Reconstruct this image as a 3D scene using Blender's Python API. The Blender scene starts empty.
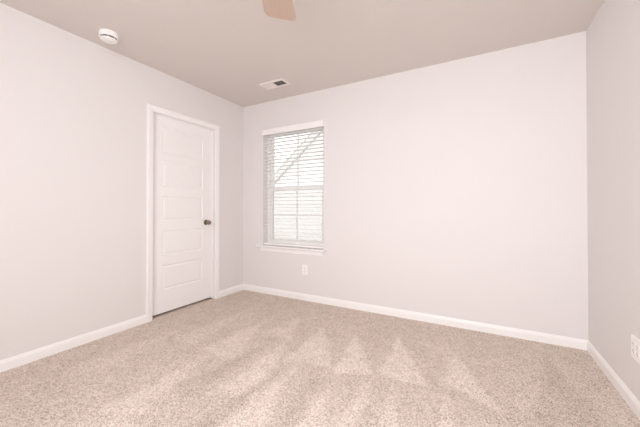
import bpy, bmesh, math, random
from mathutils import Vector, noise

random.seed(7)
SC = bpy.context.scene
COL = SC.collection
PI = math.pi

# ---------------------------------------------------------------- room frame
# x runs along the window wall from the left corner, y = 0 is the window wall (room at y < 0), z up, metres
W, D, H = 3.498, 3.60, 2.44

# ---------------------------------------------------------------- camera
cam_data = bpy.data.cameras.new('camera')
cam = bpy.data.objects.new('camera', cam_data)
COL.objects.link(cam)
cam_data.sensor_width = 36.0
cam_data.lens = 291.8 * 36.0 / 640.0
cam_data.clip_start = 0.02
cam_data.shift_y = (206.2 - 213.5) / 640.0
cam.location = (2.777, -2.935, 1.075)
cam.rotation_euler = (PI / 2 + 0.0090, 0.0, 0.5010)
SC.camera = cam

# ---------------------------------------------------------------- world: bright overcast sky
world = bpy.data.worlds.new('overcast_sky')
SC.world = world
world.use_nodes = True
wn = world.node_tree
for n in list(wn.nodes):
    wn.nodes.remove(n)
w_out = wn.nodes.new('ShaderNodeOutputWorld')
w_bg = wn.nodes.new('ShaderNodeBackground')
w_bg.inputs['Color'].default_value = (1.0, 0.985, 0.97, 1.0)
w_bg.inputs['Strength'].default_value = 1.6
wn.links.new(w_bg.outputs[0], w_out.inputs[0])

# window openings, the rear one added to hold the fill lamp: (wall, a0, a1, z0, z1)
REAR_OPEN = (1.45, 3.44, 0.80, 2.36)      # x range on the rear wall
FRONT_OPEN = (0.338, 1.218, 0.610, 2.085) # x range on the window wall

def fill_lamp(name, loc, rot, sx, sy, power, color):
    """added area lamp that brightens the room from behind the camera"""
    d = bpy.data.lights.new(name, 'AREA')
    d.shape = 'RECTANGLE'
    d.size, d.size_y = sx, sy
    d.energy = power
    d.color = color
    o = bpy.data.objects.new(name, d)
    COL.objects.link(o)
    o.location = loc
    o.rotation_euler = rot
    return o

fill_lamp('fill_lamp_rear', ((REAR_OPEN[0] + REAR_OPEN[1]) / 2, -D - 0.02, (REAR_OPEN[2] + REAR_OPEN[3]) / 2),
         (PI / 2, 0, 0), REAR_OPEN[1] - REAR_OPEN[0] - 0.02, REAR_OPEN[3] - REAR_OPEN[2] - 0.02, 43.0, (0.985, 1.0, 1.02))  # unseen lamp, added in the rear opening to light the room
SC.view_settings.view_transform = 'Standard'
SC.view_settings.look = 'None'
SC.view_settings.gamma = 1.0
SC.view_settings.use_curve_mapping = False
SC.view_settings.exposure = 0.36
SC.cycles.use_adaptive_sampling = False
SC.cycles.use_denoising = True
SC.cycles.denoising_prefilter = 'ACCURATE'
SC.cycles.sample_clamp_indirect = 0.0
SC.cycles.max_bounces = 24
SC.cycles.diffuse_bounces = 16
SC.cycles.glossy_bounces = 6
SC.cycles.transparent_max_bounces = 16

# ---------------------------------------------------------------- materials
def base_mat(name, color, rough=0.5, metallic=0.0, spec=0.3):
    m = bpy.data.materials.new(name)
    m.use_nodes = True
    b = m.node_tree.nodes['Principled BSDF']
    b.inputs['Base Color'].default_value = (*color, 1)
    b.inputs['Roughness'].default_value = rough
    b.inputs['Metallic'].default_value = metallic
    b.inputs['Specular IOR Level'].default_value = spec
    return m

def add_bump(m, scale, strength, dist, detail=2.0):
    nt = m.node_tree
    b = nt.nodes['Principled BSDF']
    tc = nt.nodes.new('ShaderNodeTexCoord')
    n = nt.nodes.new('ShaderNodeTexNoise')
    n.inputs['Scale'].default_value = scale
    n.inputs['Detail'].default_value = detail
    bp = nt.nodes.new('ShaderNodeBump')
    bp.inputs['Strength'].default_value = strength
    bp.inputs['Distance'].default_value = dist
    nt.links.new(tc.outputs['Object'], n.inputs['Vector'])
    nt.links.new(n.outputs['Fac'], bp.inputs['Height'])
    nt.links.new(bp.outputs[0], b.inputs['Normal'])
    return m

M = {}
M['wall'] = add_bump(base_mat('wall_paint', (0.77, 0.748, 0.748), 0.55, spec=0.25), 220, 0.04, 0.001)
M['ceiling'] = add_bump(base_mat('ceiling_paint', (0.70, 0.657, 0.628), 0.8, spec=0.1), 160, 0.06, 0.001)
M['trim'] = base_mat('white_trim_paint', (0.90, 0.893, 0.895), 0.35, spec=0.4)
M['door'] = base_mat('white_door_paint', (0.89, 0.882, 0.884), 0.4, spec=0.35)
M['plastic'] = base_mat('white_plastic', (0.90, 0.89, 0.89), 0.35, spec=0.4)
M['vinyl'] = base_mat('white_vinyl', (0.90, 0.90, 0.895), 0.35, spec=0.4)
M['slat'] = base_mat('white_faux_wood', (0.90, 0.89, 0.89), 0.4, spec=0.35)
M['cord'] = base_mat('white_cord', (0.80, 0.79, 0.77), 0.8)
M['dark'] = base_mat('dark_slot', (0.03, 0.027, 0.025), 0.8)
M['duct'] = base_mat('galvanised_duct', (0.16, 0.145, 0.135), 0.7, 0.3)
M['vent'] = base_mat('white_enamelled_steel', (0.84, 0.80, 0.78), 0.4, spec=0.4)
M['nickel'] = add_bump(base_mat('satin_nickel', (0.36, 0.31, 0.25), 0.16, 1.0), 400, 0.05, 0.0005)
M['screw'] = base_mat('painted_screw', (0.78, 0.75, 0.74), 0.4, 0.2)
M['motor'] = base_mat('white_fan_enamel', (0.80, 0.77, 0.75), 0.35)
M['siding'] = base_mat('white_siding', (0.90, 0.90, 0.90), 0.6)
M['fascia'] = base_mat('grey_white_fascia', (0.84, 0.85, 0.84), 0.5)
M['shingle'] = add_bump(base_mat('grey_shingle', (0.62, 0.62, 0.62), 0.9), 40, 0.6, 0.01)
M['ground'] = add_bump(base_mat('pale_ground', (0.55, 0.53, 0.50), 0.95), 12, 0.5, 0.02)
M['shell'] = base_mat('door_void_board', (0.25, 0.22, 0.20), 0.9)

# light tan wood of the fan blades
def make_wood():
    m = base_mat('light_tan_wood', (0.52, 0.36, 0.27), 0.45)
    nt = m.node_tree
    b = nt.nodes['Principled BSDF']
    tc = nt.nodes.new('ShaderNodeTexCoord')
    mp = nt.nodes.new('ShaderNodeMapping')
    mp.inputs['Scale'].default_value = (2.0, 26.0, 26.0)
    n = nt.nodes.new('ShaderNodeTexNoise')
    n.inputs['Scale'].default_value = 2.0
    n.inputs['Detail'].default_value = 5.0
    r = nt.nodes.new('ShaderNodeValToRGB')
    r.color_ramp.elements[0].position = 0.3
    r.color_ramp.elements[0].color = (0.52, 0.385, 0.315, 1)
    r.color_ramp.elements[1].position = 0.75
    r.color_ramp.elements[1].color = (0.58, 0.44, 0.36, 1)
    nt.links.new(tc.outputs['Object'], mp.inputs['Vector'])
    nt.links.new(mp.outputs[0], n.inputs['Vector'])
    nt.links.new(n.outputs['Fac'], r.inputs[0])
    nt.links.new(r.outputs[0], b.inputs['Base Color'])
    return m
M['wood'] = make_wood()

# clear pane: mostly transparent with a weak fresnel reflection
def make_glass():
    m = bpy.data.materials.new('window_glass')
    m.use_nodes = True
    nt = m.node_tree
    for n in list(nt.nodes):
        nt.nodes.remove(n)
    out = nt.nodes.new('ShaderNodeOutputMaterial')
    mix = nt.nodes.new('ShaderNodeMixShader')
    tr = nt.nodes.new('ShaderNodeBsdfTransparent')
    tr.inputs['Color'].default_value = (0.96, 0.962, 0.958, 1)
    gl = nt.nodes.new('ShaderNodeBsdfGlossy')
    gl.inputs['Roughness'].default_value = 0.02
    fr = nt.nodes.new('ShaderNodeFresnel')
    fr.inputs['IOR'].default_value = 1.45
    nt.links.new(fr.outputs[0], mix.inputs[0])
    nt.links.new(tr.outputs[0], mix.inputs[1])
    nt.links.new(gl.outputs[0], mix.inputs[2])
    nt.links.new(mix.outputs[0], out.inputs[0])
    return m
M['glass'] = make_glass()

# fine woven screen: mostly open
def make_screen():
    m = base_mat('insect_screen_weave', (0.55, 0.56, 0.55), 0.7)
    nt = m.node_tree
    out = nt.nodes['Material Output']
    tr = nt.nodes.new('ShaderNodeBsdfTransparent')
    tr.inputs['Color'].default_value = (0.89, 0.885, 0.885, 1)
    nt.links.new(tr.outputs[0], out.inputs[0])
    return m
M['screen'] = make_screen()
M['screen_frame'] = base_mat('grey_screen_frame', (0.45, 0.46, 0.45), 0.5)

# ---------------------------------------------------------------- carpet material: flecked twist pile whose nap leans along the vacuum tracks

def make_carpet():
    m = base_mat('beige_cut_pile_carpet', (0.5, 0.4, 0.33), 1.0, spec=0.0)
    nt = m.node_tree
    L = nt.links
    b = nt.nodes['Principled BSDF']
    tc = nt.nodes.new('ShaderNodeTexCoord')
    # yarn flecks
    wob = nt.nodes.new('ShaderNodeTexNoise')
    wob.inputs['Scale'].default_value = 60
    L.new(tc.outputs['Object'], wob.inputs['Vector'])
    wsc = nt.nodes.new('ShaderNodeVectorMath'); wsc.operation = 'SCALE'; wsc.inputs['Scale'].default_value = 0.006
    L.new(wob.outputs['Color'], wsc.inputs[0])
    wad = nt.nodes.new('ShaderNodeVectorMath'); wad.operation = 'ADD'
    L.new(tc.outputs['Object'], wad.inputs[0]); L.new(wsc.outputs[0], wad.inputs[1])
    vo = nt.nodes.new('ShaderNodeTexVoronoi')          # one cell per tuft
    vo.inputs['Scale'].default_value = 215
    L.new(wad.outputs[0], vo.inputs['Vector'])
    sp = nt.nodes.new('ShaderNodeSeparateColor')
    L.new(vo.outputs['Color'], sp.inputs[0])
    n1 = nt.nodes.new('ShaderNodeTexNoise')            # broad mottling of the yarn
    n1.inputs['Scale'].default_value = 9
    n1.inputs['Detail'].default_value = 4
    n1.inputs['Roughness'].default_value = 0.7
    L.new(tc.outputs['Object'], n1.inputs['Vector'])
    mx = nt.nodes.new('ShaderNodeMath'); mx.operation = 'MULTIPLY_ADD'
    mx.inputs[1].default_value = 0.55
    L.new(n1.outputs['Fac'], mx.inputs[0]); L.new(sp.outputs[0], mx.inputs[2])
    r1 = nt.nodes.new('ShaderNodeValToRGB')
    e = r1.color_ramp.elements
    e[0].position = 0.22; e[0].color = (0.33, 0.255, 0.21, 1)
    e[1].position = 1.0; e[1].color = (0.77, 0.68, 0.615, 1)
    mid = r1.color_ramp.elements.new(0.52); mid.color = (0.52, 0.44, 0.387, 1)
    L.new(mx.outputs[0], r1.inputs[0])
    # pile brushed one way shows its paler yarn sides, the other way its tips
    nat = nt.nodes.new('ShaderNodeAttribute')
    nat.attribute_name = 'nap'
    nm = nt.nodes.new('ShaderNodeMath'); nm.operation = 'MULTIPLY_ADD'
    nm.inputs[1].default_value = 0.05; nm.inputs[2].default_value = 1.0
    L.new(nat.outputs['Fac'], nm.inputs[0])
    sc = nt.nodes.new('ShaderNodeVectorMath'); sc.operation = 'SCALE'
    L.new(r1.outputs[0], sc.inputs[0]); L.new(nm.outputs[0], sc.inputs['Scale'])
    L.new(sc.outputs[0], b.inputs['Base Color'])
    # pile relief
    n2 = nt.nodes.new('ShaderNodeTexNoise')
    n2.inputs['Scale'].default_value = 210
    n2.inputs['Detail'].default_value = 3
    L.new(tc.outputs['Object'], n2.inputs['Vector'])
    bp = nt.nodes.new('ShaderNodeBump')
    bp.inputs['Strength'].default_value = 0.5
    bp.inputs['Distance'].default_value = 0.004
    L.new(n2.outputs['Fac'], bp.inputs['Height'])
    # lean of the pile (vertex attribute "nap": -1 towards the window wall, +1 towards the room)
    at = nt.nodes.new('ShaderNodeAttribute')
    at.attribute_name = 'nap'
    cs = nt.nodes.new('ShaderNodeCombineXYZ')
    mul = nt.nodes.new('ShaderNodeMath'); mul.operation = 'MULTIPLY'; mul.inputs[1].default_value = -0.42
    L.new(at.outputs['Fac'], mul.inputs[0])
    L.new(mul.outputs[0], cs.inputs['Y'])
    add = nt.nodes.new('ShaderNodeVectorMath'); add.operation = 'ADD'
    L.new(bp.outputs[0], add.inputs[0])
    L.new(cs.outputs[0], add.inputs[1])
    nrm = nt.nodes.new('ShaderNodeVectorMath'); nrm.operation = 'NORMALIZE'
    L.new(add.outputs[0], nrm.inputs[0])
    L.new(nrm.outputs[0], b.inputs['Normal'])
    return m
M['carpet'] = make_carpet()

# ---------------------------------------------------------------- mesh helpers
def add_box(bm, x0, x1, y0, y1, z0, z1):
    vs = [bm.verts.new(p) for p in ((x0, y0, z0), (x1, y0, z0), (x1, y1, z0), (x0, y1, z0),
                                    (x0, y0, z1), (x1, y0, z1), (x1, y1, z1), (x0, y1, z1))]
    for f in ((0, 3, 2, 1), (4, 5, 6, 7), (0, 1, 5, 4), (1, 2, 6, 5), (2, 3, 7, 6), (3, 0, 4, 7)):
        bm.faces.new([vs[i] for i in f])
    return vs

def box_bm(*a):
    bm = bmesh.new()
    add_box(bm, *a)
    return bm

def lathe(bm, prof, axis='Z', origin=(0, 0, 0), n=40):
    """prof: (radius, height) pairs; revolved about the axis through origin."""
    o = Vector(origin)
    def P(r, h, a):
        c, s = r * math.cos(a), r * math.sin(a)
        v = {'Z': (c, s, h), 'X': (h, c, s), 'Y': (s, h, c)}[axis]
        return o + Vector(v)
    rings = []
    for r, h in prof:
        if r < 1e-6:
            rings.append([bm.verts.new(P(0, h, 0))])
        else:
            rings.append([bm.verts.new(P(r, h, 2 * PI * k / n)) for k in range(n)])
    for A, B in zip(rings, rings[1:]):
        for k in range(n):
            a0, a1 = A[k % len(A)], A[(k + 1) % len(A)]
            b0, b1 = B[k % len(B)], B[(k + 1) % len(B)]
            vs = []
            for v in (a0, a1, b1, b0):
                if v not in vs:
                    vs.append(v)
            if len(vs) > 2:
                try:
                    bm.faces.new(vs)
                except ValueError:
                    pass

def tube(bm, a, b, r, n=10):
    a, b = Vector(a), Vector(b)
    d = (b - a).normalized()
    u = d.orthogonal().normalized()
    v = d.cross(u)
    A = [bm.verts.new(a + r * (math.cos(2 * PI * k / n) * u + math.sin(2 * PI * k / n) * v)) for k in range(n)]
    B = [bm.verts.new(b + r * (math.cos(2 * PI * k / n) * u + math.sin(2 * PI * k / n) * v)) for k in range(n)]
    for k in range(n):
        bm.faces.new((A[k], A[(k + 1) % n], B[(k + 1) % n], B[k]))
    bm.faces.new(A[::-1])
    bm.faces.new(B)

def sweep(bm, sections):
    """sections: list of equal-length closed loops (lists of points), skinned and capped."""
    rings = [[bm.verts.new(p) for p in s] for s in sections]
    n = len(rings[0])
    for A, B in zip(rings, rings[1:]):
        for k in range(n):
            bm.faces.new((A[k], A[(k + 1) % n], B[(k + 1) % n], B[k]))
    bm.faces.new(rings[0][::-1])
    bm.faces.new(rings[-1])

def obj(name, bm, mat, parent=None, smooth=False, bevel=0.0, segs=2):
    bmesh.ops.recalc_face_normals(bm, faces=bm.faces[:])
    me = bpy.data.meshes.new(name)
    bm.to_mesh(me)
    bm.free()
    if smooth:
        for p in me.polygons:
            p.use_smooth = True
    if mat:
        me.materials.append(mat)
    o = bpy.data.objects.new(name, me)
    COL.objects.link(o)
    if parent:
        o.parent = parent
    if bevel > 0:
        md = o.modifiers.new('bevel', 'BEVEL')
        md.width = bevel
        md.segments = segs
        md.limit_method = 'ANGLE'
        md.angle_limit = math.radians(40)
    if smooth:
        md = o.modifiers.new('edges', 'EDGE_SPLIT')
        md.split_angle = math.radians(42)
    return o

def tag(o, label, cat=None, kind=None, group=None):
    o['label'] = label
    if cat:
        o['category'] = cat
    if kind:
        o['kind'] = kind
    if group:
        o['group'] = group
    return o

def empty(name, loc=(0, 0, 0), rz=0.0):
    o = bpy.data.objects.new(name, None)
    o.empty_display_size = 0.1
    COL.objects.link(o)
    o.location = loc
    o.rotation_euler = (0, 0, rz)
    return o

def copy_tree(src, parent=None):
    c = src.copy()
    COL.objects.link(c)
    if parent:
        c.parent = parent
    for ch in src.children:
        copy_tree(ch, c)
    return c

# ---------------------------------------------------------------- room shell
TW = 0.115   # wall thickness

def wall_with_hole(name, mat, axis, pos, thick, a0, a1, hole, label):
    """axis 'x': wall runs along x at y = pos .. pos+thick; hole = (h0, h1, z0, z1)."""
    bm = bmesh.new()
    def bx(p, q, z0, z1):
        if q - p < 1e-5 or z1 - z0 < 1e-5:
            return
        lo, hi = min(pos, pos + thick), max(pos, pos + thick)
        if axis == 'x':
            add_box(bm, p, q, lo, hi, z0, z1)
        else:
            add_box(bm, lo, hi, p, q, z0, z1)
    if hole is None:
        bx(a0, a1, 0, H)
    else:
        h0, h1, z0, z1 = hole
        bx(a0, h0, 0, H)
        bx(h1, a1, 0, H)
        bx(h0, h1, z1, H)
        bx(h0, h1, 0, z0)
    return tag(obj(name, bm, mat), label, kind='structure')

DY0, DY1, DZ = -1.252, -0.476, 2.034     # rough door opening in the left wall
wall_with_hole('wall_back', M['wall'], 'x', 0.0, 0.15, -TW, W + TW, FRONT_OPEN, 'pale blush painted wall that holds the window')
wall_with_hole('wall_left', M['wall'], 'y', 0.0, -TW, -D, 0.0, (DY0, DY1, 0.0, DZ), 'pale blush painted wall that holds the door')
wall_with_hole('wall_right', M['wall'], 'y', W, TW, -D, 0.0, None, 'pale blush painted wall at the right edge')
wall_with_hole('wall_rear', M['wall'], 'x', -D, -TW, -TW, W + TW, REAR_OPEN, 'pale blush painted wall behind the camera')
tag(obj('ceiling', box_bm(-TW, W + TW, -D - TW, 0.15, H, H + 0.12), M['ceiling']), 'flat painted ceiling, pale warm beige', kind='structure')

# ---------------------------------------------------------------- carpeted floor with nap tracks
def tri_mask(p, t):
    (x, y) = p
    s = []
    for k in range(3):
        ax, ay = t[k]
        bx, by = t[(k + 1) % 3]
        ln = math.hypot(bx - ax, by - ay)
        s.append(((bx - ax) * (y - ay) - (by - ay) * (x - ax)) / ln)
    if sum(s) < 0:
        s = [-v for v in s]
    d = min(s)
    return max(0.0, min(1.0, d / 0.04 + 0.5))

NAP_TRIS = []   # filled below: (triangle, lean)
def T(sign, *pts):
    NAP_TRIS.append((pts, sign))

# triangles left by the vacuum head, apexes towards the window wall
T(1.0, (1.53, -0.55), (1.55, -1.24), (1.88, -1.15))
T(1.1, (1.84, -0.58), (1.93, -1.20), (2.15, -1.10))
T(1.1, (2.17, -0.47), (2.20, -1.10), (2.51, -1.07))
T(0.9, (2.55, -0.42), (2.60, -0.98), (2.86, -1.10))
T(0.9, (1.39, -0.95), (1.41, -1.72), (1.68, -1.68))
T(0.7, (1.66, -1.28), (1.66, -2.30), (1.98, -2.20))
T(0.6, (1.98, -1.28), (1.96, -2.20), (2.16, -2.10))
T(0.6, (2.18, -1.14), (2.09, -2.20), (2.33, -2.10))
T(0.8, (2.32, -1.12), (2.34, -2.10), (2.52, -2.00))
T(0.7, (2.60, -1.04), (2.58, -2.00), (2.84, -2.00))
T(0.7, (0.96, -0.72), (0.90, -1.38), (1.24, -1.40))
T(0.7, (1.20, -0.45), (1.14, -0.95), (1.40, -0.92))
T(0.6, (0.62, -0.60), (0.52, -1.35), (0.80, -1.40))
T(0.6, (1.02, -1.42), (0.98, -2.30), (1.30, -2.30))
T(0.6, (0.42, -1.15), (0.34, -2.00), (0.62, -2.00))
T(-0.35, (1.30, -1.05), (1.14, -1.80), (1.32, -1.85))
T(-0.35, (1.62, -1.25), (1.48, -2.20), (1.64, -2.20))
T(-0.35, (1.92, -1.28), (1.80, -1.36), (1.96, -1.90))
T(-0.4, (3.20, -0.25), (2.98, -1.30), (3.38, -1.30))

def build_floor():
    bm = bmesh.new()
    nx, ny = 175, 215
    lay = bm.verts.layers.float.new('nap')
    grid = []
    for j in range(ny + 1):
        row = []
        for i in range(nx + 1):
            x, y = W * i / nx, -D * j / ny
            wx = x + 0.022 * noise.noise((x * 6, y * 6, 0.3)) + 0.018 * noise.noise((x * 30, y * 30, 1.7))
            wy = y + 0.022 * noise.noise((x * 6, y * 6, 4.1)) + 0.018 * noise.noise((x * 30, y * 30, 7.2))
            v = bm.verts.new((x, y, 0.0))
            a = 0.0
            for pts, s in NAP_TRIS:
                k = tri_mask((wx, wy), pts)
                a = a * (1 - k) + s * k
            v[lay] = a + 0.18 * noise.noise((x * 3.0 + y, y * 1.3, 9.0)) + 0.14 * noise.noise((x * 14, y * 9, 3.0))
            row.append(v)
        grid.append(row)
    for j in range(ny):
        for i in range(nx):
            bm.faces.new((grid[j][i], grid[j + 1][i], grid[j + 1][i + 1], grid[j][i + 1]))
    # slab under the carpet so that the floor has thickness
    add_box(bm, -TW, W + TW, -D - TW, 0.15, -0.12, -0.004)
    return obj('floor', bm, M['carpet'])
tag(build_floor(), 'beige flecked cut pile carpet with vacuum tracks', kind='structure')

# ---------------------------------------------------------------- baseboards
BH, BT = 0.076, 0.013
BPROF = [(0, 0), (BT, 0), (BT, 0.053), (0.011, 0.058), (0.0095, 0.064), (0.006, 0.071), (0.004, BH), (0, BH)]

def baseboard(name, p0, p1, inward, label, m0=0.0, m1=0.0):
    """p0 -> p1 along the wall; m0 / m1: mitre (fraction of the depth the end is pulled in)."""
    a, b = Vector((*p0, 0)), Vector((*p1, 0))
    d = (b - a).normalized()
    n = Vector((*inward, 0))
    bm = bmesh.new()
    s0 = [a + n * t + d * (t * m0) + Vector((0, 0, z)) for t, z in BPROF]
    s1 = [b + n * t - d * (t * m1) + Vector((0, 0, z)) for t, z in BPROF]
    sweep(bm, [s0, s1])
    return tag(obj(name, bm, M['trim']), label, kind='structure')

CW = 0.056                                   # casing width
CY0, CY1, CZ = -1.238, -0.478, 2.022         # casing inner edges
baseboard('baseboard_back', (0, 0), (W, 0), (0, -1), 'white baseboard under the window wall', 1, 1)
baseboard('baseboard_left', (0, CY0 - CW), (0, -D), (1, 0), 'white baseboard on the near side of the door', 0, 1)
baseboard('baseboard_left', (0, 0), (0, CY1 + CW), (1, 0), 'short white baseboard between the door and the corner', 1, 0)
baseboard('baseboard_right', (W, 0), (W, -D), (-1, 0), 'white baseboard along the right wall', 1, 1)
baseboard('baseboard_rear', (0, -D), (W, -D), (0, 1), 'white baseboard on the wall behind the camera', 1, 1)

# ---------------------------------------------------------------- door in the left wall
door = tag(empty('door_1', (0, (CY0 + CY1) / 2, 0)), 'closed white five-panel door with white casing in the left wall', kind='structure')
OY = -(CY0 + CY1) / 2      # children are given in door-local y

def door_casing():
    # profile: (distance from the inner edge outwards, thickness)
    prof = [(0, 0), (0, 0.009), (0.003, 0.011), (0.010, 0.011), (0.014, 0.0135), (0.030, 0.0155), (0.040, 0.0175),
            (0.052, 0.0175), (CW, 0.015), (CW, 0)]
    y0, y1 = CY0 + OY, CY1 + OY
    secs = [
        [Vector((t, y0 - w, 0.0)) for w, t in prof],
        [Vector((t, y0 - w, CZ + w)) for w, t in prof],
        [Vector((t, y1 + w, CZ + w)) for w, t in prof],
        [Vector((t, y1 + w, 0.0)) for w, t in prof],
    ]
    bm = bmesh.new()
    sweep(bm, secs)
    return obj('door_casing', bm, M['trim'], door)
door_casing()

JY0, JY1, JZ = CY0 - 0.005 + OY, CY1 + 0.005 + OY, CZ + 0.005   # jamb faces
def door_jamb():
    bm = bmesh.new()
    t = 0.007
    add_box(bm, -TW, 0.0, JY0 - t, JY0, 0, JZ + t)
    add_box(bm, -TW, 0.0, JY1, JY1 + t, 0, JZ + t)
    add_box(bm, -TW, 0.0, JY0, JY1, JZ, JZ + t)
    return obj('door_jamb', bm, M['trim'], door)
door_jamb()

SX = -0.052                                   # room-side face of the slab
def door_stop():
    bm = bmesh.new()
    w, x0, x1 = 0.010, SX + 0.001, SX + 0.013
    add_box(bm, x0, x1, JY0, JY0 + w, 0.0, JZ)
    add_box(bm, x0, x1, JY1 - w, JY1, 0.0, JZ)
    add_box(bm, x0, x1, JY0 + w, JY1 - w, JZ - w, JZ)
    return obj('door_stop', bm, M['trim'], door, bevel=0.002)
door_stop()

def door_slab():
    bm = bmesh.new()
    y0, y1, z0, z1 = JY0 + 0.003, JY1 - 0.003, 0.019, JZ - 0.004
    T_ = 0.035
    pc = (y0 + y1) / 2
    py0, py1 = pc - 0.246, pc + 0.246
    panels = [(0.247, 0.500), (0.598, 0.851), (0.950, 1.203), (1.300, 1.555), (1.645, 1.907)]
    for back in (False, True):
        xs = SX if not back else SX - T_
        sg = -1 if not back else 1            # into the slab
        def q(pts):
            bm.faces.new([bm.verts.new(p) for p in pts])
        def rect(ya, yb, za, zb, x):
            q([(x, ya, za), (x, yb, za), (x, yb, zb), (x, ya, zb)])
        rect(y0, py0, z0, z1, xs)
        rect(py1, y1, z0, z1, xs)
        zs = [z0] + [v for p in panels for v in p] + [z1]
        for k in range(0, len(zs), 2):
            rect(py0, py1, zs[k], zs[k + 1], xs)
        steps = [(0.0, 0.0), (0.003, 0.003), (0.008, 0.007), (0.012, 0.007), (0.032, 0.002)]
        for za, zb in panels:
            loops = []
            for ins, dep in steps:
                x = xs + sg * dep
                loops.append([(x, py0 + ins, za + ins), (x, py1 - ins, za + ins), (x, py1 - ins, zb - ins), (x, py0 + ins, zb - ins)])
            for A, B in zip(loops, loops[1:]):
                for k in range(4):
                    q([A[k], A[(k + 1) % 4], B[(k + 1) % 4], B[k]])
            q(loops[-1])
    xa, xb = SX - T_, SX
    for pts in ([(xa, y0, z0), (xb, y0, z0), (xb, y0, z1), (xa, y0, z1)], [(xa, y1, z0), (xb, y1, z0), (xb, y1, z1), (xa, y1, z1)],
                [(xa, y0, z0), (xb, y0, z0), (xb, y1, z0), (xa, y1, z0)], [(xa, y0, z1), (xb, y0, z1), (xb, y1, z1), (xa, y1, z1)]):
        bm.faces.new([bm.verts.new(p) for p in pts])
    bmesh.ops.remove_doubles(bm, verts=bm.verts[:], dist=1e-5)
    return obj('door_leaf', bm, M['door'], door)
leaf = door_slab()

def door_knob():
    y, z = -0.566 + OY, 0.915
    r = bmesh.new()
    lathe(r, [(0, 0.0), (0.032, 0.0), (0.032, 0.004), (0.029, 0.008), (0.016, 0.010), (0.0, 0.010)], 'X', (SX, y, z), 36)
    rose = obj('rosette', r, M['nickel'], leaf, smooth=True)
    k = bmesh.new()
    lathe(k, [(0, 0.008), (0.0125, 0.010), (0.0115, 0.022), (0.014, 0.030), (0.023, 0.036), (0.0275, 0.046), (0.0275, 0.054),
              (0.024, 0.062), (0.014, 0.066), (0, 0.0665)], 'X', (SX, y, z), 36)
    obj('door_knob', k, M['nickel'], leaf, smooth=True)
door_knob()
# dim space behind the door so the gap under it reads dark
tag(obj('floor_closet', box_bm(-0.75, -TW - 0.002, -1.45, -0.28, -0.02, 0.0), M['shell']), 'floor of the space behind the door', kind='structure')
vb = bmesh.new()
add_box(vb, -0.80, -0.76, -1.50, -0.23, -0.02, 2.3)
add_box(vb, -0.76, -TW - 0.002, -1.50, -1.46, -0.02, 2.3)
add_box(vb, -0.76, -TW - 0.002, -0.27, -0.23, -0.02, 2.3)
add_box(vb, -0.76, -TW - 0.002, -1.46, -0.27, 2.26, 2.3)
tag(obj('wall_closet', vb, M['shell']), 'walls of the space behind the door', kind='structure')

# ---------------------------------------------------------------- window in the back wall
fx0, fx1, fz0, fz1 = FRONT_OPEN
win = tag(empty('window_1', ((fx0 + fx1) / 2, 0, fz0)), 'white double-hung window in the back wall', kind='structure')
WX, WZ = (fx0 + fx1) / 2, fz0
def lb(bm, x0, x1, y0, y1, z0, z1):
    add_box(bm, x0 - WX, x1 - WX, y0, y1, z0 - WZ, z1 - WZ)

bm = bmesh.new()                              # outer frame
FT = 0.040
for a in ((fx0, fx0 + FT, fz0, fz1), (fx1 - FT, fx1, fz0, fz1)):
    lb(bm, a[0], a[1], 0.085, 0.150, a[2], a[3])
lb(bm, fx0 + FT, fx1 - FT, 0.085, 0.150, fz1 - FT, fz1)
lb(bm, fx0 + FT, fx1 - FT, 0.085, 0.150, fz0, fz0 + FT)
obj('window_frame', bm, M['vinyl'], win, bevel=0.002)

MEET = 1.330
def sash(name, y0, y1, z0, z1):
    s0, s1 = fx0 + FT, fx1 - FT
    sw = 0.036
    bm = bmesh.new()
    lb(bm, s0, s0 + sw, y0, y1, z0, z1)
    lb(bm, s1 - sw, s1, y0, y1, z0, z1)
    lb(bm, s0 + sw, s1 - sw, y0, y1, z0, z0 + sw)
    lb(bm, s0 + sw, s1 - sw, y0, y1, z1 - sw, z1)
    s = obj(name, bm, M['vinyl'], win, bevel=0.002)
    ym = (y0 + y1) / 2
    g = bmesh.new()
    lb(g, s0 + sw - 0.004, s1 - sw + 0.004, ym - 0.003, ym + 0.003, z0 + sw - 0.004, z1 - sw + 0.004)
    obj('pane', g, M['glass'], s)
    m = bmesh.new()
    xm, zm = (s0 + s1) / 2 + 0.012, (z0 + z1) / 2
    lb(m, xm - 0.010, xm + 0.010, ym - 0.010, ym - 0.003, z0 + sw, z1 - sw)
    lb(m, s0 + sw, s1 - sw, ym - 0.0098, ym - 0.0032, zm - 0.010, zm + 0.010)
    obj('muntin', m, M['vinyl'], s)
    return s
up = sash('upper_sash', 0.120, 0.142, MEET - 0.018, fz1 - FT)
lo = sash('lower_sash', 0.094, 0.118, fz0 + FT, MEET + 0.018)

# insect screen outside the lower sash
bm = bmesh.new()
s0, s1, sz0, sz1 = fx0 + FT, fx1 - FT, fz0 + FT, MEET
for a in ((s0, s0 + 0.016, sz0, sz1), (s1 - 0.016, s1, sz0, sz1), (s0 + 0.016, s1 - 0.016, sz0, sz0 + 0.016), (s0 + 0.016, s1 - 0.016, sz1 - 0.016, sz1)):
    lb(bm, a[0], a[1], 0.143, 0.150, a[2], a[3])
scr = obj('insect_screen', bm, M['screen_frame'], win)
bm = bmesh.new()
lb(bm, s0 + 0.012, s1 - 0.012, 0.1463, 0.1467, sz0 + 0.012, sz1 - 0.012)
obj('screen_mesh', bm, M['screen'], scr)

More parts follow.
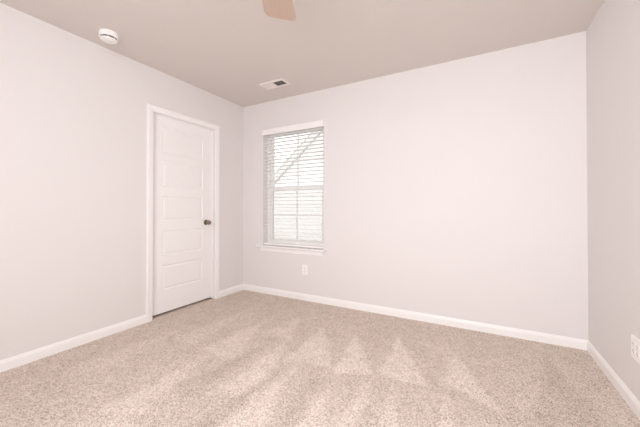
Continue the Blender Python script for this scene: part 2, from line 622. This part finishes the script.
# stool and apron
bm = bmesh.new()
lb(bm, 0.260, 1.256, -0.052, 0.0, 0.593, 0.6105)
lb(bm, fx0 + 0.0005, fx1 - 0.0005, 0.0, 0.084, 0.600, 0.6105)
obj('window_sill', bm, M['trim'], win, bevel=0.004)
bm = bmesh.new()
for z0, z1, t in ((0.538, 0.548, 0.008), (0.548, 0.584, 0.012), (0.584, 0.593, 0.009)):
    lb(bm, 0.302, 1.218, -t, 0.0, z0, z1)
obj('apron', bm, M['trim'], win, bevel=0.002)

# ---------------------------------------------------------------- venetian blind (hangs in the opening)
blind = tag(empty('window_blind', (WX, 0.0, fz0)), 'white horizontal slat blind lowered over the window, slats open', 'blind')
bx0, bx1 = fx0 + 0.006, fx1 - 0.006
bm = bmesh.new()
lb(bm, bx0, bx1, 0.012, 0.064, 2.030, 2.082)
obj('headrail', bm, M['slat'], blind, bevel=0.002)
bm = bmesh.new()                              # valance: moulded board with short returns
prof = [(0.0, 2.012), (-0.009, 2.012), (-0.012, 2.017), (-0.012, 2.024), (-0.009, 2.028), (-0.009, 2.062), (-0.012, 2.067),
        (-0.015, 2.076), (-0.015, 2.084), (0.0, 2.084)]
s0 = [Vector((0.343 - WX, -0.012 + y, z - WZ)) for y, z in prof]
s1 = [Vector((1.228 - WX, -0.012 + y, z - WZ)) for y, z in prof]
sweep(bm, [s0, s1])
lb(bm, 0.343, 0.352, -0.012, -0.001, 2.012, 2.084)
lb(bm, 1.219, 1.228, -0.012, -0.001, 2.012, 2.084)
obj('valance', bm, M['slat'], blind)

PITCH, N_SLAT = 0.0435, 31
ztop = 2.003
bm = bmesh.new()
tilt = math.radians(-3)
for k in range(N_SLAT):
    zc = ztop - k * PITCH
    prof = []
    wd, th = 0.0245, 0.0028
    pts = []
    for u in (-1, -0.5, 0, 0.5, 1):
        pts.append((u * wd, 0.0016 * (1 - u * u) + th / 2))
    for u in (1, 0.5, 0, -0.5, -1):
        pts.append((u * wd, 0.0016 * (1 - u * u) - th / 2))
    sec = []
    for y, z in pts:
        yy = y * math.cos(tilt) - z * math.sin(tilt)
        zz = y * math.sin(tilt) + z * math.cos(tilt)
        sec.append((0.038 + yy, zc + zz - WZ))
    sweep(bm, [[Vector((bx0 - WX, y, z)) for y, z in sec], [Vector((bx1 - WX, y, z)) for y, z in sec]])
obj('slats', bm, M['slat'], blind)
bm = bmesh.new()
lb(bm, bx0, bx1, 0.013, 0.063, 0.618, 0.640)
obj('bottom_rail', bm, M['slat'], blind, bevel=0.004)
for lx in (fx0 + 0.13, fx1 - 0.13):
    bm = bmesh.new()
    for yy in (0.0125, 0.0635):
        tube(bm, (lx - WX, yy, 0.640 - WZ), (lx - WX, yy, 2.030 - WZ), 0.0009, 6)
    tube(bm, (lx - WX + 0.012, 0.0125, 0.640 - WZ), (lx - WX + 0.012, 0.0125, 2.030 - WZ), 0.0009, 6)
    obj('ladder_cord', bm, M['cord'], blind)

# ---------------------------------------------------------------- opening added behind the camera for the fill lamp: plain frame
def added_window(name, axis, o, pos0, pos1, label):
    a0, a1, z0, z1 = o
    root = tag(empty(name, (0, 0, 0)), label, kind='structure')
    bm = bmesh.new()
    t = 0.04
    def b(p, q, r, s):
        if axis == 'x':
            add_box(bm, p, q, pos0, pos1, r, s)
        else:
            add_box(bm, pos0, pos1, p, q, r, s)
    b(a0, a0 + t, z0, z1)
    b(a1 - t, a1, z0, z1)
    b(a0 + t, a1 - t, z1 - t, z1)
    b(a0 + t, a1 - t, z0, z0 + t)
    zm = (z0 + z1) / 2
    b(a0 + t, a1 - t, zm - 0.02, zm + 0.02)
    if a1 - a0 > 1.2:
        am = (a0 + a1) / 2
        b(am - 0.03, am + 0.03, z0 + t, zm - 0.02)
        b(am - 0.03, am + 0.03, zm + 0.02, z1 - t)
    obj('window_frame', bm, M['vinyl'], root)
added_window('added_window_rear', 'x', REAR_OPEN, -D - 0.09, -D - 0.04, 'white framed double window added behind the camera to hold the fill lamp')

# ---------------------------------------------------------------- smoke detector on the ceiling
sd = tag(empty('smoke_detector', (0.250, -1.742, H)), 'round white smoke detector on the ceiling by the left wall', 'smoke detector')
bm = bmesh.new()
lathe(bm, [(0, 0), (0.063, 0), (0.063, -0.006), (0, -0.006)], 'Z', (0, 0, 0), 48)
obj('base', bm, M['plastic'], sd, smooth=True)
bm = bmesh.new()
lathe(bm, [(0, -0.006), (0.0645, -0.006), (0.065, -0.010), (0.064, -0.035), (0.061, -0.038), (0, -0.038)], 'Z', (0, 0, 0), 48)
obj('housing', bm, M['plastic'], sd, smooth=True)
bm = bmesh.new()                              # dark sensing slot running round the side
lathe(bm, [(0.053, -0.038), (0.053, -0.048)], 'Z', (0, 0, 0), 48)
slot = obj('vent_slot', bm, M['dark'], sd, smooth=True)
for k in range(8):
    a = 2 * PI * k / 8 + 0.25
    c, s = math.cos(a), math.sin(a)
    bm = bmesh.new()
    tube(bm, (0.0545 * c, 0.0545 * s, -0.0375), (0.0545 * c, 0.0545 * s, -0.0485), 0.0022, 8)
    obj('vent_rib', bm, M['plastic'], slot)
bm = bmesh.new()
lathe(bm, [(0, -0.048), (0.056, -0.048), (0.057, -0.050), (0.053, -0.055), (0.042, -0.059), (0.026, -0.061), (0, -0.062)], 'Z', (0, 0, 0), 48)
obj('cover', bm, M['plastic'], sd, smooth=True)
bm = bmesh.new()
lathe(bm, [(0, -0.0595), (0.009, -0.0595), (0.009, -0.0630), (0.007, -0.0645), (0, -0.0645)], 'Z', (0.022, 0, 0), 24)
obj('test_button', bm, M['plastic'], sd, smooth=True)

# ---------------------------------------------------------------- ceiling air register
VX, VY, VW, VD = 0.814, -0.384, 0.325, 0.160
vent = tag(empty('ceiling_vent', (VX, VY, H)), 'white louvred air vent on the ceiling near the window wall', 'vent')
bm = bmesh.new()                              # stamped frame with sloping rim
hw, hd, ow = VW / 2, VD / 2, 0.029
loops = [[(-a, -b, z), (a, -b, z), (a, b, z), (-a, b, z)] for a, b, z in
         ((hw, hd, 0.0), (hw, hd, -0.002), (hw - 0.006, hd - 0.006, -0.008), (hw - ow, hd - ow, -0.008), (hw - ow, hd - ow, 0.0))]
rings = [[bm.verts.new(p) for p in l] for l in loops]
for A, B in zip(rings, rings[1:]):
    for k in range(4):
        bm.faces.new((A[k], A[(k + 1) % 4], B[(k + 1) % 4], B[k]))
obj('frame', bm, M['vent'], vent)
obj('duct', box_bm(-hw + ow, hw - ow, -hd + ow, hd - ow, -0.0012, -0.0002), M['duct'], vent)
obj('divider', box_bm(-0.006, 0.006, -hd + ow, hd - ow, -0.008, -0.0012), M['vent'], vent)
def louvres(side):
    bm = bmesh.new()
    n = 9
    x0, x1 = (0.008, hw - ow - 0.002)
    for k in range(n):
        xc = x0 + (x1 - x0) * (k + 0.5) / n
        ang = math.radians(33)
        dx, dz = 0.0048 * math.cos(ang), 0.0048 * math.sin(ang)
        # outer edge of every louvre is the lower one: each half throws air outwards
        a = Vector((side * (xc - dx), 0, -0.0050 + dz * 0.95))
        b = Vector((side * (xc + dx), 0, -0.0050 - dz * 0.95))
        t = Vector((0, 0, 0.0006))
        yy = Vector((0, hd - ow, 0))
        sweep(bm, [[a - yy, b - yy, b - yy + t, a - yy + t], [a + yy, b + yy, b + yy + t, a + yy + t]])
    return bm
for s in (-1, 1):
    obj('louvre', louvres(s), M['vent'], vent)
for s in (-1, 1):
    bm = bmesh.new()
    lathe(bm, [(0, -0.0078), (0.004, -0.0078), (0.0035, -0.0095), (0, -0.0102)], 'Z', (s * (hw - 0.013), 0, 0), 14)
    obj('screw', bm, M['screw'], vent, smooth=True)

# ---------------------------------------------------------------- electrical outlets
def rounded_plate(bm, w, h, t, r=0.006):
    """plate in local x (width), z (height), front towards -y, back at y = 0."""
    def loop(w_, h_, y):
        pts = []
        for cx, cz, a0 in ((w_ / 2 - r, h_ / 2 - r, 0), (-w_ / 2 + r, h_ / 2 - r, 90), (-w_ / 2 + r, -h_ / 2 + r, 180), (w_ / 2 - r, -h_ / 2 + r, 270)):
            for k in range(5):
                a = math.radians(a0 + 90 * k / 4)
                pts.append(Vector((cx + r * math.cos(a), y, cz + r * math.sin(a))))
        return pts
    sweep(bm, [loop(w, h, 0.0), loop(w, h, -t * 0.45), loop(w - 0.006, h - 0.006, -t)])

def receptacle_bm():
    bm = bmesh.new()
    n = 28
    def loop(r, y):
        pts = []
        for k in range(n):
            a = 2 * PI * k / n
            pts.append(Vector((r * math.cos(a), y, max(-0.0135, min(0.0135, r * math.sin(a))))))
        return pts
    sweep(bm, [loop(0.0172, -0.003), loop(0.0172, -0.0070), loop(0.0165, -0.0076)])
    return bm

def outlet(name, loc, rz, gangs, label, size):
    root = tag(empty(name, loc, rz), label, 'outlet')
    bm = bmesh.new()
    rounded_plate(bm, size[0], size[1], 0.0055)
    plate = obj('cover_plate', bm, M['plastic'], root)
    for gx in gangs:
        for dz in (-0.0195, 0.0195):
            bm = receptacle_bm()
            bmesh.ops.translate(bm, verts=bm.verts[:], vec=(gx, 0, dz))
            rc = obj('receptacle', bm, M['plastic'], root, bevel=0.0004)
            sl = bmesh.new()
            add_box(sl, gx - 0.0075, gx - 0.0052, -0.0079, -0.0070, dz - 0.001, dz + 0.0085)
            add_box(sl, gx + 0.0052, gx + 0.0075, -0.0079, -0.0070, dz + 0.0005, dz + 0.0075)
            lathe(sl, [(0, -0.0070), (0.0026, -0.0070), (0.0026, -0.0079), (0, -0.0079)], 'Y', (gx, 0, dz - 0.0065), 12)
            obj('socket_holes', sl, M['dark'], rc)
        sc_ = bmesh.new()
        lathe(sc_, [(0, -0.0050), (0.0036, -0.0050), (0.0032, -0.0068), (0, -0.0072)], 'Y', (gx, 0, 0), 16)
        obj('screw', sc_, M['screw'], root, smooth=True)
    return root

outlet('wall_outlet', (0.969, 0.0, 0.357), 0.0, (0.0,), 'white duplex wall outlet below the window sill', (0.078, 0.118))
outlet('wall_outlet', (W, -0.789, 0.336), -PI / 2, (-0.023, 0.023), 'white two-gang outlet plate low on the right wall', (0.122, 0.122))

# ---------------------------------------------------------------- ceiling fan, mostly above the picture, one blade tip in view
FX, FY, FZ = 2.05, -2.08, 2.185
fan = tag(empty('ceiling_fan', (FX, FY, H)), 'ceiling fan with light tan wooden blades, one blade tip at the top edge', 'ceiling fan')
bm = bmesh.new()
lathe(bm, [(0, 0), (0.070, 0), (0.070, -0.012), (0.055, -0.040), (0.022, -0.052), (0, -0.052)], 'Z', (0, 0, 0), 40)
obj('canopy', bm, M['motor'], fan, smooth=True)
bm = bmesh.new()
tube(bm, (0, 0, -0.05), (0, 0, -0.13), 0.0125, 16)
obj('downrod', bm, M['motor'], fan)
bm = bmesh.new()
lathe(bm, [(0, -0.125), (0.04, -0.125), (0.085, -0.140), (0.112, -0.165), (0.115, -0.215), (0.100, -0.240), (0.060, -0.250), (0, -0.250)], 'Z', (0, 0, 0), 48)
obj('motor_housing', bm, M['motor'], fan, smooth=True)
bm = bmesh.new()
lathe(bm, [(0, -0.250), (0.055, -0.250), (0.055, -0.285), (0.045, -0.295), (0, -0.296)], 'Z', (0, 0, 0), 40)
obj('switch_housing', bm, M['motor'], fan, smooth=True)

def blade_bm():
    bm = bmesh.new()
    r0, r1, w0, w1 = 0.17, 0.595, 0.070, 0.092
    out = []
    for k in range(9):                       # rounded tip
        a = -PI / 2 + PI * k / 8
        c = 0.036
        px = r1 - c + c * math.cos(a) if True else 0
        sy = (w1 - c) * (1 if math.sin(a) > 0 else -1 if math.sin(a) < 0 else 0)
        out.append((px, sy + c * math.sin(a)))
    out += [(r0 + 0.02, w0), (r0, w0 - 0.02), (r0, -w0 + 0.02), (r0 + 0.02, -w0)]
    pitch = math.radians(11)
    def P(x, y, dz):
        return Vector((x, y * math.cos(pitch), y * math.sin(pitch) + dz))
    sweep(bm, [[P(x, y, -0.003) for x, y in out], [P(x, y, 0.003) for x, y in out]])
    return bm
def iron_bm():
    bm = bmesh.new()
    pitch = math.radians(11)
    def P(x, y, z):
        return Vector((x, y * math.cos(pitch), y * math.sin(pitch) + z))
    o = [(0.085, -0.016), (0.17, -0.016), (0.20, -0.038), (0.245, -0.038), (0.245, 0.038), (0.20, 0.038), (0.17, 0.016), (0.085, 0.016)]
    sweep(bm, [[P(x, y, 0.0035) for x, y in o], [P(x, y, 0.0080) for x, y in o]])
    return bm
A0 = math.atan2(-1.585 - FY, 1.778 - FX)
bl0 = obj('blade', blade_bm(), M['wood'], fan, bevel=0.0015)
ir0 = obj('blade_iron', iron_bm(), M['motor'], fan)
for k in range(5):
    b = bl0 if k == 0 else bl0.copy()
    i = ir0 if k == 0 else ir0.copy()
    for o in (b, i):
        if k:
            COL.objects.link(o)
            o.parent = fan
        o.location = (0, 0, FZ - H)
        o.rotation_euler = (0, 0, A0 + k * 2 * PI / 5)

# ---------------------------------------------------------------- outside: ground and the neighbouring gable
gb = bmesh.new()
add_box(gb, -30, 30, 0.6, 40, -0.45, -0.35)
add_box(gb, -30, 30, -40, -D - 0.6, -0.45, -0.35)
add_box(gb, W + 0.6, 30, -D - 0.6, 0.6, -0.45, -0.35)
tag(obj('ground', gb, M['ground']), 'pale bare ground around the house', kind='structure')

house = tag(empty('neighboring_house', (0.9, 4.0, -0.35)), 'white-sided house gable with sloping grey roof edge seen through the blind', 'house')
# rake line through (-2.615, 1.992) and (-1.146, 3.232) in the plane y = 4
SL = (3.232 - 1.992) / (-1.146 + 2.615)
RX = 0.9
def rz_(x): return 1.992 + SL * (x + 2.615)
peak = rz_(RX)
xl = -3.9
def hp(x, y, z): return Vector((x - 0.9, y - 4.0, z + 0.35))
bm = bmesh.new()
hw_ = RX - xl
wall_sec = [(xl, -0.35), (RX + hw_, -0.35), (RX + hw_, rz_(xl)), (RX, peak), (xl, rz_(xl))]
sweep(bm, [[hp(x, 4.3, z) for x, z in wall_sec], [hp(x, 10.0, z) for x, z in wall_sec]])
# lap siding courses, each a wedge on the gable face
zc = -0.35
while zc < peak - 0.05:
    z1 = min(zc + 0.14, peak - 0.02)
    if z1 < rz_(xl):
        xa = xl
    else:
        xa = RX - (peak - z1) / SL
    xb = 2 * RX - xa
    if xb - xa > 0.05:
        sweep(bm, [[hp(xa, 4.3, zc), hp(xa, 4.285, zc), hp(xa, 4.297, z1), hp(xa, 4.3, z1)],
                   [hp(xb, 4.3, zc), hp(xb, 4.285, zc), hp(xb, 4.297, z1), hp(xb, 4.3, z1)]])
    zc += 0.14
obj('house_wall', bm, M['siding'], house)
nrm = math.hypot(1, SL)
for sgn in (-1, 1):
    def X(x): return x if sgn < 0 else 2 * RX - x
    xe = xl - 0.35
    bm = bmesh.new()                          # roof slope with overhang
    sec = [(xe, rz_(xe) + 0.16), (RX, peak + 0.16), (RX, peak + 0.20), (xe, rz_(xe) + 0.20)]
    sweep(bm, [[hp(X(x), 4.13, z) for x, z in sec], [hp(X(x), 10.3, z) for x, z in sec]])
    obj('roof_slope', bm, M['shingle'], house)
    bm = bmesh.new()                          # rake board
    sec = [(xe, rz_(xe)), (RX, peak), (RX, peak + 0.16), (xe, rz_(xe) + 0.16)]
    sweep(bm, [[hp(X(x), 4.16, z) for x, z in sec], [hp(X(x), 4.185, z) for x, z in sec]])
    obj('rake_board', bm, M['fascia'], house)
    bm = bmesh.new()                          # soffit under the overhang
    sec = [(xe, rz_(xe) + 0.004), (RX, peak + 0.004), (RX, peak + 0.03), (xe, rz_(xe) + 0.03)]
    sweep(bm, [[hp(X(x), 4.185, z) for x, z in sec], [hp(X(x), 4.285, z) for x, z in sec]])
    obj('soffit', bm, M['fascia'], house)
